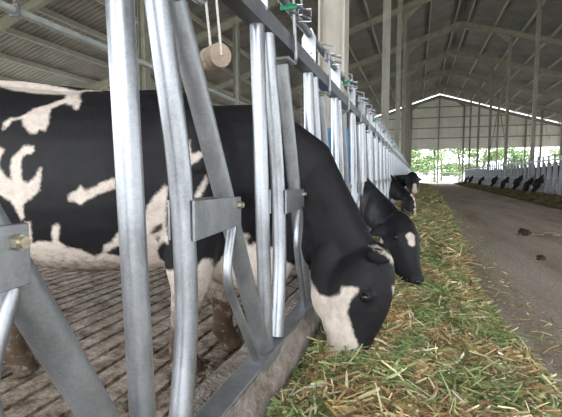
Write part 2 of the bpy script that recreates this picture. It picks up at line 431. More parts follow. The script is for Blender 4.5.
# ------------------------------------------------------------------ head-lock feed fence
U = .70; FX = -.53; BX = -.505      # pitch, top x, bottom x
ZT = 1.41; ZB = .272
def fx(z): return BX+(FX-BX)*(z-ZB)/(ZT-ZB)
NU = 5
def smoothline(pts, n=5):
    """rounds the corners of a polyline"""
    P = [Vector(p) for p in pts]; out = [P[0]]
    for i in range(1, len(P)-1):
        a, b, c = P[i-1], P[i], P[i+1]
        r = min((a-b).length, (c-b).length)*.38
        s = b+(a-b).normalized()*r; e = b+(c-b).normalized()*r
        for j in range(n+1):
            t = j/n; out.append(s*(1-t)**2+b*2*t*(1-t)+e*t*t)
    out.append(P[-1]); return out
def make_panel(arms, full=True):
    """origin = first post of the panel, on the floor, at x = 0 of the world"""
    t = empty('headlock_fence', (0, 0, 0))
    L = NU*U
    ya, yb = -.055, L-.075
    MB().tube([(FX, ya, 1.605), (FX, yb+.02, 1.605)], .018, 12).build('top_tube', M['galv_dull'], t)
    MB().prism([(FX-.03,ZT),(FX+.03,ZT),(FX+.03,ZT+.062),(FX-.03,ZT+.062),(FX-.03,ZT+.056),(FX+.024,ZT+.056),(FX+.024,ZT+.006),(FX-.03,ZT+.006)], ya, yb).build('top_channel', M['galv_dark'], t, smooth=False)
    MB().prism([(BX-.035,.264),(BX+.031,.264),(BX+.031,.222),(BX+.037,.222),(BX+.037,.272),(BX-.035,.272)], ya, yb).build('bottom_rail', M['galv_dull'], t, smooth=False, bevel=.002)
    for k in range(NU):
        y = k*U; at, ab = arms[k]
        MB().tube([(fx(ZB), y, ZB), (fx(ZT), y-.012, ZT+.004)], .0255, 20).build('post', M['galv'], t)
        bp = smoothline([(fx(ZT), y+.085, ZT+.004), (fx(.86), y+.175, .88), (fx(.56), y+.180, .56), (fx(ZB), y+.118, ZB)])
        MB().tube(bp, .0275, 20).build('bent_bar', M['galv'], t)
        top = 1.345-max(0, ab-at-.34)*.37
        arm = MB().tube([(fx(top), y+at, top), (fx(ZB+.01), y+ab, ZB+.012)], .0285, 20).build('locking_arm', M['galv_dull'], t)
        py = at+(ab-at)*(top-.80)/(top-ZB)
        gp = smoothline([(fx(.8)+.01, y+py+.02, .775), (fx(.62)+.012, y+py-.05, .61), (fx(ZB)+.012, y+ab-.085, ZB+.005)])
        MB().tube(gp, .0135, 12).build('guard_bar', M['galv'], t)
        m = MB(); xp = fx(.8)+.030
        m.prism([(y+.165, .747), (y+py+.018, .757), (y+py+.018, .838), (y+.165, .842)], xp, xp+.007, axis='x')
        m.box(xp-.05, xp, y+.195, y+.200, .75, .84)
        m.prism([(y+.165, .747), (y+py+.018, .757), (y+py+.018, .838), (y+.165, .842)], xp-.065, xp-.058, axis='x')
        pl = m.build('pivot_plate', M['galv_dull'], t, smooth=False, bevel=.0015)
        m = MB(); m.tube([(xp-.08, y+py, .815), (xp+.022, y+py, .815)], .0075, 10); m.tube([(xp+.007, y+py, .815), (xp+.016, y+py, .815)], .0105, 6)
        m.build('bolt', M['bolt'], pl)
        m = MB(); m.prism([(FX-.036, ZT+.05), (FX+.036, ZT+.05), (FX+.036, 1.585), (FX+.014, 1.632), (FX-.014, 1.632), (FX-.036, 1.585)], y-.004, y+.004)
        mp = m.build('mounting_plate', M['galv'], t, smooth=False)
        m = MB(); m.tube([(FX+.008, y-.004, 1.515), (FX+.008, y-.014, 1.515)], .009, 6); m.build('bolt', M['bolt'], mp)
        # latch: hanging stirrup over the arm, wire loops round the top tube, green clip
        yh = y+at+.05
        m = MB(); xs = FX+.045
        m.tube(smoothline([(xs, yh-.10, top+.008), (xs, yh+.02, top+.008), (xs, yh-.03, 1.60)], 4), .0075, 8)
        m.tube([(xs-.07, yh-.10, top+.008), (xs+.004, yh-.10, top+.008)], .0075, 8)
        lt = m.build('latch', M['galv_dull'], t)
        m = MB()
        m.tube([(FX+.02, yh-.02, 1.585), (FX+.075, yh+.0, 1.585), (FX+.075, yh+.0, 1.545), (FX+.02, yh-.02, 1.545)], .0048, 6, closed=True)
        m.tube([(FX+.05, yh+.03, 1.582), (FX+.100, yh+.045, 1.582), (FX+.100, yh+.045, 1.532), (FX+.05, yh+.03, 1.532)], .0048, 6, closed=True)
        m.tube([(FX-.03, yh-.04, 1.648), (FX+.065, yh+.02, 1.630), (FX+.062, yh+.03, 1.585)], .0045, 6)
        m.tube([(FX+.03, yh-.05, 1.578), (FX+.095, yh+.05, 1.575)], .006, 6); m.tube([(FX+.03, yh-.05, 1.550), (FX+.095, yh+.05, 1.545)], .006, 6)
        m.tube([(FX-.02, yh-.02, 1.60), (FX+.03, yh-.04, 1.60), (FX+.03, yh-.04, 1.54)], .006, 6)
        m.build('wire_loop', M['galv'], lt)
        if k in (2, 4):
            m = MB(); m.tube([(FX+.025, yh-.12, 1.535), (xs+.004, yh-.02, 1.575)], [.008, .012], 8)
            m.build('clip', M['green'], lt)
    return t
panelA = make_panel([(.187,.683), (.175,.665), (.25,.575), (.25,.56), (.24,.57)])
panelA.location = (0, -.04, 0)
tag(panelA, 'nearest galvanised headlock fence panel, its thick tubes beside the large spotted cow', 'fence panel', 'headlock fence panels on the left')
panelB = make_panel([(.25,.57), (.22,.60), (.25,.56), (.24,.58), (.25,.57)])
panelB.location = (0, -.04+NU*U, 0)
tag(panelB, 'second galvanised headlock panel of the left fence, around the white-browed black cow', 'fence panel', 'headlock fence panels on the left')
index_tree()
ordn = ['third', 'fourth', 'fifth', 'sixth', 'seventh', 'eighth', 'ninth', 'tenth', 'eleventh', 'twelfth', 'thirteenth']
for i in range(2, 13):
    skip = () if i < 3 else ('bolt', 'wire_loop', 'clip')
    p = copy_tree(panelB, None, skip=skip); p.location = (0, -.04+NU*U*i, 0)
    tag(p, 'galvanised headlock panel of the left fence, %s from the viewer' % ordn[i-2], 'fence panel', 'headlock fence panels on the left')
g0, g1, g2 = M['galv'], M['galv_dull'], M['galv_dark']
M['galv'] = galvanised('darker_galvanised_steel', (.16,.17,.18), (.30,.31,.33), metal=.6, rough=.5); M['galv_dull'] = M['galv']  # darker, duller steel tone used on the right fence only
panelC = make_panel([(.25,.57), (.22,.60), (.25,.56), (.24,.58), (.25,.57)])
M['galv'], M['galv_dull'] = g0, g1
index_tree()
for i in range(10):
    p = panelC if i == 0 else copy_tree(panelC, None, skip=('bolt', 'wire_loop', 'clip')); p.location = (4.10, 13.4+NU*U*i, 0); p.rotation_euler = (0, 0, PI)
    w = ['at the right picture edge', 'second from the right picture edge', 'third from the right picture edge', 'fourth from the right picture edge', 'fifth from the right picture edge', 'sixth from the right edge, midway down the lane', 'seventh from the right edge, down the lane', 'third from the far end', 'second from the far end', 'last at the far end'][i]
    if i == 0: w = 'just outside the right picture edge'
    tag(p, 'galvanised headlock panel across the lane, ' + w, 'fence panel', 'headlock fence panels on the right')

# hanging roller
hr = empty('rope_roller', (-.505, .985, 1.205)); tag(hr, 'small pale wooden roller hanging on a white rope from the near fence', 'roller')
ax = Vector((.027, -.020, -.002))
def along(t): return ax*t
m = MB()
ax_n = ax.normalized(); P = [along(-1.0), along(-.98), along(-.12), along(-.1), along(0), along(.02), along(.98), along(1.0)]
m.tube([tuple(p) for p in P], [.027,.030,.030,.0275,.0275,.030,.030,.027], 24)
m.build('wooden_roller', M['wood'], hr)
m = MB()
top = Vector((-.03, .0, .205)); m.tube([tuple(along(-.8)), tuple(along(-.75)+Vector((0,0,.035))), tuple(top)], .0035, 8)
m.tube([tuple(along(1.08)+Vector((0,0,-.001))), tuple(along(1.05)+Vector((-.002,0,.03))), tuple(top+Vector((.028,.012,-.028)))], .0035, 8)
m.ball(tuple(top+Vector((0,0,-.03))), (.009,.009,.011)); m.tube([tuple(top+Vector((0,0,-.03))), (-.03,.0,.215)], .006, 8)
m.build('rope', M['rope'], hr)

# ------------------------------------------------------------------ cows
def seg_dist(px, pz, poly):
    """signed distance to a polygon, positive inside (numpy arrays)"""
    inside = np.zeros(px.shape, bool); dmin = np.full(px.shape, 9.0)
    n = len(poly)
    for i in range(n):
        x1, z1 = poly[i]; x2, z2 = poly[(i+1) % n]
        c = ((z1 > pz) != (z2 > pz))
        with np.errstate(divide='ignore', invalid='ignore'):
            xi = (x2-x1)*(pz-z1)/((z2-z1) if z2 != z1 else 1e-9)+x1
        inside ^= c & (px < xi)
        dx, dz = x2-x1, z2-z1; L = dx*dx+dz*dz+1e-12
        t = np.clip(((px-x1)*dx+(pz-z1)*dz)/L, 0, 1)
        dmin = np.minimum(dmin, np.hypot(px-x1-t*dx, pz-z1-t*dz))
    return np.where(inside, dmin, -dmin)

def build_cow(name, O, heading, neck, poll, muzzle, fore, voxel=.016, pattern=None, seed=0, legs=None, hip_up=.03, head_fat=1.0, leg_fat=1.1, extra=(), ear=None):
    """O world position of the chest on the floor; neck: world points with radii between chest and poll"""
    R = Matrix.Rotation(-heading, 3, 'Z'); O = Vector(O)
    loc = lambda p: R @ (Vector(p)-O)
    dirl = lambda d: R @ Vector(d)
    m = MB()
    Y = (0,1,0); Z = (0,0,1)
    # trunk
    tr = [(-1.62,1.10,.05,.06),(-1.60,1.10,.12,.14),(-1.52,1.06,.20,.22),(-1.36,1.02+hip_up,.25,.29),(-1.15,.97+hip_up,.27,.34),(-.90,.90+hip_up,.32,.405),(-.6,.88,.345,.425),(-.3,.88,.33,.42),
          (-.08,.885,.28,.395),(.08,.87,.23,.38),(.18,.86,.18,.34),(.26,.85,.11,.25)]
    m.loft([((x,0,z), Y, Z, w, h) for x, z, w, h in tr], 28)
    m.tube([(-1.5,0,1.27+hip_up),(-1.2,0,1.305+hip_up),(-.8,0,1.285+hip_up),(-.4,0,1.27),(-.1,0,1.265),(.05,0,1.24)], [.03,.05,.045,.045,.06,.04], 10)
    # hip and shoulder masses
    for s in (-1, 1):
        m.ball((-1.16, s*.18, 1.18+hip_up), (.12,.09,.09)); m.ball((-1.42, s*.14, 1.02), (.16,.11,.2))
        m.ball((-.02, s*.17, .95), (.17,.10,.27))
    # neck
    nk = [(loc(p), r, rw) for p, r, rw in neck]
    pts = [n[0] for n in nk]
    secs = [((-.12,0,.98), Y, Z, .22, .26)]
    for i, (p, r, rw) in enumerate(nk):
        a = pts[i-1] if i else Vector((-.12,0,.98)); b = pts[i+1] if i < len(nk)-1 else loc(poll)
        T = (b-a).normalized(); sd = T.cross(Vector((0,0,1))).normalized()
        if i == 0: sd = Vector((0,1,0))
        if sd.y < 0: sd = -sd
        up = sd.cross(T); up = up if up.z > 0 else -up
        secs.append((p, sd, up, rw, r))
    # into the head
    Pl, Ml = loc(poll), loc(muzzle); A = (Ml-Pl); HL = A.length; A.normalize()
    f = dirl(fore); f = (f-A*f.dot(A)).normalized(); sd = f.cross(A).normalized()
    if sd.y < 0: sd = -sd
    secs.append((Pl-f*.05+A*.02, sd, f, .085, .12))
    m.loft(secs, 24)
    k = HL/.47
    hd = [(-.04,.0,.05,.06),(-.01,-.01,.085,.085),(.05,-.025,.105,.115),(.12,-.035,.118,.130),(.20,-.045,.108,.135),(.27,-.04,.085,.115),(.33,-.030,.070,.090),(.39,-.022,.064,.075),(.44,-.018,.066,.068),(.47,-.02,.058,.056),(.485,-.02,.036,.034)]
    m.loft([(Pl+A*t*k+f*o*k, sd, f, w*k*head_fat, h*k*head_fat) for t, o, w, h in hd], 24)
    # brow ridge, nostrils, jaw line
    for s in (-1, 1):
        m.ball(tuple(Pl+(A*.145+sd*s*.098+f*.045)*k), .030*k)
        m.ball(tuple(Pl+(A*.44+sd*s*.045+f*.022)*k), .026*k)
        m.ball(tuple(Pl+(A*.19+sd*s*.055-f*.11)*k), .055*k)
    m.ball(tuple(Pl+f*.02*k-A*.025), .05*k)
    # ears, leaf shaped, a little drooping
    for s in (-1, 1):
        es = 1.0; b0 = Pl+(A*.035+sd*s*.075-f*.01)*k
        e1 = (sd*s*.82+A*.35-f*.28).normalized(); wv = e1.cross(f).normalized()
        if ear and s == -1: es = .55; b0 = loc(ear[0]); e1 = dirl(ear[1]).normalized(); wv = e1.cross(dirl(ear[2])).normalized()
        tv = e1.cross(wv)
        m.loft([(b0+e1*t*k*es, wv, tv, w*k*(es+1)/2, h*k) for t, w, h in ((0,.022,.022),(.03,.035,.022),(.075,.052,.014),(.12,.050,.012),(.165,.032,.011),(.195,.012,.010))], 14)
    # legs
    lg = legs or {}
    for s in (-1, 1):
        d = lg.get(('f', s), 0)
        m.tube([(.0,s*.16,.92),(.03,s*.165,.72),(.0,s*.155,.52),(.02+d*.5,s*.145,.40),(.0+d,s*.14,.22),(-.005+d,s*.14,.115),(.035+d,s*.14,.06),(.05+d,s*.14,.012)],
               [.14,.125,.085*leg_fat,.064*leg_fat,.043*(leg_fat+.6)/1.6,.051*(leg_fat+1)/2,.047,.062], 14)
        d = lg.get(('h', s), 0)
        m.tube([(-1.34,s*.15,1.0),(-1.27+d*.2,s*.18,.80),(-1.28+d*.5,s*.185,.64),(-1.40+d*.85,s*.17,.50),(-1.43+d,s*.16,.42),(-1.38+d,s*.155,.24),(-1.37+d,s*.155,.12),(-1.33+d,s*.155,.06),(-1.315+d,s*.155,.012)],
               [.19,.165,.115,.070*leg_fat,.056*leg_fat,.043*(leg_fat+.6)/1.6,.051*(leg_fat+1)/2,.047,.062], 14)
    # udder and navel fold
    m.ball((-1.05,0,.56), (.19,.15,.14), 14, 10)
    for a, b in ((-.97,.07),(-.97,-.07),(-1.12,.07),(-1.12,-.07)): m.tube([(a,b,.47),(a,b,.40)], [.022,.013], 8)
    # tail
    m.tube([(-1.56,0,1.20+hip_up),(-1.66,0,1.16),(-1.70,.01,1.0),(-1.69,.02,.75),(-1.70,.03,.55),(-1.69,.03,.45),(-1.70,.03,.34)], [.04,.035,.026,.022,.028,.042,.018], 10)
    m.ball((.02,0,.64), (.26,.15,.23), 16, 10)
    for c_, r_ in extra: m.ball(tuple(loc(c_)), r_, 16, 10)
    # dewlap
    q = [loc(n[0])+Vector((0,0,-n[1]*.9)) for n in neck[:2]]
    m.tube([(.12,0,.66), tuple(q[0]), tuple(q[1])], [.07,.05,.035], 10)
    o = m.build(name, M['cow'], fixn=True)
    rm = o.modifiers.new('r', 'REMESH'); rm.mode = 'VOXEL'; rm.voxel_size = voxel; rm.use_smooth_shade = True
    sm = o.modifiers.new('s', 'SMOOTH'); sm.factor = .6; sm.iterations = max(3, int(6*.016/voxel)) 
    dg = bpy.context.evaluated_depsgraph_get(); me = bpy.data.meshes.new_from_object(o.evaluated_get(dg)); o.modifiers.clear()
    old = o.data; o.data = me; bpy.data.meshes.remove(old); me.name = name
    if not me.materials: me.materials.append(M['cow'])
    for p_ in me.polygons: p_.use_smooth = True
    nv = len(me.vertices); co = np.empty(nv*3); me.vertices.foreach_get('co', co); co = co.reshape(-1, 3)
    X, Yc, Zc = co[:,0], co[:,1], co[:,2]
    patch = np.full(nv, -.05); dirt = np.zeros(nv); skin = np.zeros(nv)
    if pattern == 'holstein':
        for poly in PATCHES: 
            d = seg_dist(X, Zc, poly); patch = np.maximum(patch, np.clip(d, -.05, .05))
        for poly in HOLES:
            d = -seg_dist(X, Zc, poly); patch = np.where(patch > -.05, np.minimum(patch, np.clip(d, -.05, .05)), patch)
    else:
        rr = random.Random(seed); off = Vector((rr.random()*50, rr.random()*50, rr.random()*50))
        nz = np.array([noise.noise(Vector((x*1.8, y*1.8, z*1.8))+off) for x, y, z in co])
        patch = np.clip((nz-pattern[0])*.5, -.05, .05)
        patch = np.where(X > .15, -.05, patch)
        # face marks given in head space (along, side, radius)
        for (ta, sa, fa, ra) in pattern[1]:
            c = Pl+(A*ta+sd*sa+f*fa)*k
            d = ra-np.linalg.norm(co-np.array(c), axis=1)
            patch = np.maximum(patch, np.clip(d, -.05, .05))
    # lower legs pale on every cow, muddy legs and belly
    leg = Zc < .5
    patch = np.where(leg & (X < .3), np.maximum(patch, np.clip((.5-Zc)*.2, -.05, .05)), patch)
    dirt = np.where(X < .35, np.clip((.66-Zc)*1.15, 0, .5), 0); dirt = np.where(X < -.22, np.maximum(dirt, np.clip((.72-Zc)*1.7, 0, .5)), dirt)
    # muzzle and udder skin
    hm = np.array(Pl+A*.475*k-f*.01*k); dm = np.linalg.norm(co-hm, axis=1)
    if pattern != 'holstein' and pattern[2]: skin = np.clip((.10-dm)*12, 0, .8)
    ud = (np.abs(X+1.05) < .22) & (Zc < .56) & (Zc > .36); skin = np.where(ud, .8, skin); dirt = np.where(ud, dirt*.4, dirt)
    for nm, arr in (('patch', patch), ('dirt', dirt), ('skin', skin)):
        at = me.attributes.new(nm, 'FLOAT', 'POINT'); at.data.foreach_set('value', arr.astype(np.float32))
    o.location = O; o.rotation_euler = (0, 0, heading)
    # eyes
    for s in (-1, 1):
        e = MB().ball(tuple(Pl+(A*.155+sd*s*.112+f*.040)*k), .019*k, 14, 10).build('eye', M['eye'], o)
    return o, dict(P=Pl, A=A, sd=sd, f=f, k=k)

PATCHES = []
HOLES = []
#PD0
# coat markings of the nearest cow in its own side view (x towards the head, z up)
PATCHES = [
    [(-0.904,1.361),(-0.785,1.361),(-0.699,1.343),(-0.518,1.303),(-0.429,1.311),(-0.511,1.312),(-0.482,1.272),(-0.666,1.277),(-0.787,1.296),(-0.879,1.323),(-0.994,1.319)],
    [(-0.553,1.288),(-0.509,1.301),(-0.450,1.234),(-0.441,1.192),(-0.456,1.196),(-0.477,1.213),(-0.515,1.225),(-0.556,1.196),(-0.543,1.137),(-0.544,1.097),(-0.569,1.105),(-0.581,1.087),(-0.601,1.087),(-0.642,1.125),(-0.653,1.149),(-0.691,1.140),(-0.706,1.111),(-0.718,1.104),(-0.721,1.134),(-0.702,1.151),(-0.657,1.159),(-0.624,1.195),(-0.567,1.219),(-0.525,1.252)],
    [(-0.806,1.074),(-0.716,1.032),(-0.697,1.019),(-0.704,0.999),(-0.717,0.958),(-0.688,0.918),(-0.656,0.891),(-0.667,0.952),(-0.661,0.985),(-0.643,1.008),(-0.613,1.039),(-0.578,1.032),(-0.578,1.008),(-0.612,1.002),(-0.623,0.975),(-0.622,0.938),(-0.617,0.895),(-0.595,0.887),(-0.565,0.909),(-0.556,0.938),(-0.543,0.951),(-0.544,0.918),(-0.551,0.858),(-0.587,0.828),(-0.623,0.804),(-0.631,0.751),(-0.647,0.734),(-0.659,0.790),(-0.676,0.817),(-0.798,0.884)],
    [(-0.444,0.838),(-0.405,0.860),(-0.389,0.878),(-0.374,0.858),(-0.330,0.874),(-0.309,0.891),(-0.257,0.907),(-0.257,0.868),(-0.336,0.840),(-0.397,0.803),(-0.426,0.817),(-0.443,0.820)],
    [(-0.631,0.637),(-0.590,0.646),(-0.544,0.641),(-0.522,0.708),(-0.502,0.727),(-0.494,0.717),(-0.518,0.648),(-0.490,0.617),(-0.438,0.605),(-0.396,0.570),(-0.354,0.587),(-0.337,0.625),(-0.302,0.641),(-0.264,0.685),(-0.268,0.630),(-0.320,0.604),(-0.344,0.587),(-0.287,0.568),(-0.260,0.558),(-0.156,0.588),(-0.162,0.362),(-0.923,0.361),(-0.836,0.731),(-0.747,0.718),(-0.674,0.667),(-0.630,0.727),(-0.609,0.734),(-0.611,0.703)],
    [(-0.143,0.794),(-0.106,0.842),(-0.071,0.877),(-0.059,0.870),(-0.068,0.814),(-0.076,0.742),(-0.075,0.653),(-0.076,0.623),(-0.103,0.636),(-0.131,0.604),(-0.137,0.546),(-0.078,0.488),(-0.087,0.377),(-0.191,0.377),(-0.176,0.483),(-0.162,0.588),(-0.158,0.638),(-0.139,0.687),(-0.152,0.697)],
    [(-0.131,0.807),(-0.097,0.849),(-0.069,0.883),(-0.065,0.813),(-0.082,0.697),(-0.112,0.636),(-0.141,0.578),(-0.139,0.503),(-0.024,0.520),(0.036,0.474),(0.053,0.376),(-0.200,0.376),(-0.163,0.744)],
    [(0.016,1.050),(0.030,1.064),(0.030,1.036),(0.035,1.006),(0.072,1.016),(0.085,1.002),(0.053,0.974),(0.030,0.953),(0.017,0.967)],
    [(0.053,0.828),(0.074,0.876),(0.098,0.918),(0.103,0.897),(0.086,0.855),(0.076,0.830)],
    [(0.025,0.558),(0.046,0.526),(0.080,0.567),(0.104,0.559),(0.110,0.508),(0.155,0.572),(0.175,0.654),(0.253,0.651),(0.263,0.607),(0.282,0.598),(0.322,0.561),(0.338,0.586),(0.378,0.574),(0.402,0.534),(0.426,0.508),(0.462,0.483),(0.506,0.468),(0.528,0.483),(0.537,0.362),(-0.031,0.368),(-0.007,0.466)],
    [(0.416,0.446),(0.446,0.461),(0.475,0.446),(0.512,0.458),(0.537,0.449),(0.577,0.399),(0.617,0.401),(0.653,0.420),(0.662,0.455),(0.727,0.458),(0.720,0.436),(0.698,0.410),(0.684,0.366),(0.685,0.333),(0.699,0.299),(0.710,0.260),(0.724,0.232),(0.730,0.200),(0.804,0.119),(0.814,0.003),(0.642,0.003),(0.565,0.188),(0.417,0.264)],
    [(0.787,0.616),(0.824,0.605),(0.822,0.616),(0.874,0.579),(0.898,0.556),(0.901,0.537),(0.884,0.541),(0.840,0.590),(0.822,0.605),(0.801,0.610)],
    [(0.875,0.455),(0.907,0.442),(0.908,0.395),(0.884,0.409)],
]
HOLES = [[(-0.152,0.669),(-0.118,0.706),(-0.092,0.720),(-0.090,0.695),(-0.117,0.676),(-0.142,0.666)], [(-0.125,0.653),(-0.110,0.665),(-0.107,0.652),(-0.121,0.632)], [(0.243,0.627),(0.266,0.631),(0.275,0.606),(0.272,0.580),(0.251,0.597)]]
#PD1
c1, h1 = build_cow('cow', (-1.00, 1.74, -.02), math.radians(18),
    [((-.76,1.86,.87),.385,.155), ((-.56,1.925,.80),.29,.105), ((-.38,1.89,.62),.205,.105)], (-.175,1.83,.53), (-.262,1.71,.055), (1,-.15,.25),
    voxel=.0115, pattern='holstein', legs={('f',-1): -.05, ('f',1): .10, ('h',-1): .56}, head_fat=1.14, leg_fat=1.35, ear=((-.185,1.715,.575),(1,-.5,-.10),(-.2,1,-.15)), extra=[((-.355,1.815,.46),(.10,.075,.17)), ((-.335,1.785,.37),(.11,.075,.14)), ((-.30,1.745,.27),(.085,.07,.11)), ((-.79,1.84,.475),(.20,.12,.14)), ((-.67,1.88,.49),(.12,.085,.135)), ((-.53,1.985,.54),(.13,.045,.13))])
tag(c1, 'large black and white dairy cow nearest the viewer, lowering its white-cheeked head to the fodder', 'cow')
c2, h2 = build_cow('cow', (-1.02, 5.05, -.02), math.radians(-42),
    [((-.80,4.86,.76),.30,.15), ((-.57,4.55,.66),.24,.125), ((-.39,4.10,.57),.20,.115), ((-.25,3.62,.53),.165,.105)], (-.13,3.22,.55), (.015,2.99,.13), (.75,-.6,.35),
    voxel=.017, pattern=(.32, [(.17,-.03,.09,.035), (.208,-.03,.085,.028), (.13,-.11,-.08,.028)], False), seed=3, head_fat=1.12)
tag(c2, 'black cow with a white mark on its brow, second along the left fence', 'cow')
c3, h3 = build_cow('cow', (-1.05, 8.9, -.02), math.radians(-12),
    [((-.72,8.85,.80),.28,.15), ((-.52,8.75,.66),.22,.12), ((-.34,8.5,.56),.18,.11)], (-.13,8.15,.50), (-.02,7.95,.06), (.9,-.3,.3),
    voxel=.022, pattern=(.30, [(.02,-.02,.10,.06),(.10,.0,.10,.05),(.2,0,.1,.05),(.3,0,.07,.05),(.4,0,.05,.06)], True), seed=5)
tag(c3, 'black cow with a pale blaze, third along the left fence, half hidden by the second', 'cow')
c4, h4 = build_cow('cow', (-1.10, 10.9, -.02), math.radians(-15),
    [((-.78,10.8,.78),.27,.15), ((-.56,10.6,.70),.20,.12), ((-.34,10.2,.74),.17,.12)], (-.10,9.85,.90), (-.03,9.62,.48), (.25,-.85,.35),
    voxel=.022, pattern=(.30, [(.30,0,.07,.045),(.36,0,.06,.05),(.42,0,.05,.06)], True), seed=9, head_fat=1.3)
tag(c4, 'black cow holding its head up over the fodder, farthest visible on the left', 'cow')
# cows across the lane
cr1, _ = build_cow('cow', (5.15, 20, -.02), PI,
    [((4.90,20,.86),.26,.15), ((4.65,20,.78),.22,.13), ((4.42,20,.72),.19,.12)], (4.20,20,.68), (4.06,20,.25), (-.9,0,.35), head_fat=1.2, voxel=.026, pattern=(.28, [(.3,0,.06,.05)], False), seed=11)
cr2, _ = build_cow('cow', (5.15, 23, -.02), PI,
    [((4.90,23,.92),.24,.15), ((4.65,23,.80),.19,.12), ((4.42,22.95,.66),.165,.105)], (4.14,22.9,.55), (4.02,22.85,.12), (-1,0,.2), voxel=.026, pattern=(.33, [], False), seed=14)
index_tree()
tag(cr1, 'black cow with raised head at the right fence, nearest across the lane', 'cow', 'cows across the lane')
tag(cr2, 'black cow eating with lowered head at the right fence, second across the lane', 'cow', 'cows across the lane')
cr1.location = (5.36, 18.1, -.02); cr2.location = (5.36, 19.55, -.02)
cr3, _ = build_cow('cow', (6.4, 20, -.02), math.radians(-95),
    [((6.38,19.8,1.0),.24,.15), ((6.38,19.55,1.05),.2,.12), ((6.38,19.3,1.10),.165,.105)], (6.38,19.1,1.12), (6.38,18.8,.82), (0,-.6,.7), voxel=.03, pattern=(.30, [], False), seed=21)
index_tree()
tag(cr3, 'black cow standing side on behind the right fence, nearest the picture edge', 'cow', 'cows standing in the right pen'); cr3.location = (7.75, 16.4, -.02)
for y, x, dr, lb in ((19.3, 6.2, PI/2, 'cow standing side on in the right pen, second from the picture edge'), (22.0, 6.9, -PI/2, 'cow standing side on in the right pen, third from the picture edge'), (25.3, 6.1, PI/2, 'cow standing side on in the right pen, fourth from the picture edge'), (28.6, 6.6, -PI/2, 'cow standing side on in the right pen, fifth from the picture edge'), (33.4, 6.3, PI/2, 'cow standing side on in the right pen, farthest down the lane')):
    c = copy_tree(cr3); c.location = (x+1.75, y, -.02); c.rotation_euler = (0, 0, dr+rnd.uniform(-.2, .2)); tag(c, lb, 'cow', 'cows standing in the right pen')
spots = [(21.4, 0, 'black cow looking over the feed at the right fence, third across the lane'), (24.2, 1, 'black cow grazing fodder at the right fence, fourth across the lane'),
         (27.3, 0, 'black cow at the right fence with head up, fifth across the lane'), (32.5, 1, 'black cow with lowered head at the right fence, sixth across the lane'),
         (38.4, 0, 'small far cow at the right fence, last but one before the far opening'), (41.5, 1, 'farthest cow at the right fence beside the bright opening')]
for y, w, lb in spots:
    c = copy_tree((cr1, cr2)[w]); c.location = (5.36, y, -.02); c.rotation_euler = (0, 0, PI+rnd.uniform(-.12, .12)); tag(c, lb, 'cow', 'cows across the lane')

# ------------------------------------------------------------------ fodder
def edge_x(y):
    pts = [(-3,.62),(1.0,.62),(1.7,.58),(2.6,.48),(3.6,.44),(6,.55),(10,.7),(20,1.05),(46,1.2)]
    for (a, b), (c, d) in zip(pts, pts[1:]):
        if a <= y <= c: return b+(d-b)*(y-a)/(c-a)
    return pts[-1][1]
def feed_z(x, y):
    e = edge_x(y)+.07*noise.noise(Vector((y*1.3, 2, 0)))
    t = (x+.447)/(e+.447)
    if t >= 1: return -.03*(t-1)*4
    h = (.145*(1-t)**.75)*(1+.25*math.sin(min(1, t*2)*PI)) - .07*max(0, 1-t*3.2)*max(0, min(1, 2.4-y))
    return h+.035*noise.noise(Vector((x*3.2, y*2.2, 1)))*min(1, (1-t)*4)+.015*noise.noise(Vector((x*9, y*9, 4)))*min(1, (1-t)*5)
def heap(name, fz, x0, x1, ys, nx, label, flip=False):
    m = MB()
    for y in ys:
        for i in range(nx+1):
            x = x0+(x1-x0)*i/nx; m.v.append((x, y, fz(x, y)))
    ny = len(ys)
    for j in range(ny-1):
        for i in range(nx): a = j*(nx+1)+i; m.f.append((a, a+1, a+nx+2, a+nx+1))
    o = m.build(name, M['fodder'], fixn=False); tag(o, label, 'fodder', kind='stuff'); return o
ys = [-1+ (47)*(i/260)**1.9 for i in range(261)]
palette = [((.20,.23,.09), 15), ((.12,.17,.06), 12), ((.30,.31,.14), 13), ((.44,.38,.21), 17), ((.60,.52,.34), 11), ((.32,.21,.12), 14), ((.18,.11,.06), 12), ((.50,.31,.18), 5), ((.70,.64,.50), 4)]
pal = [c for c, n in palette for _ in range(n)]
greens = [(.15,.22,.08), (.20,.28,.11), (.11,.17,.06), (.28,.34,.16), (.36,.38,.18)]
browns = [(.44,.29,.13), (.33,.22,.12), (.56,.43,.22), (.20,.13,.07), (.60,.53,.33)]
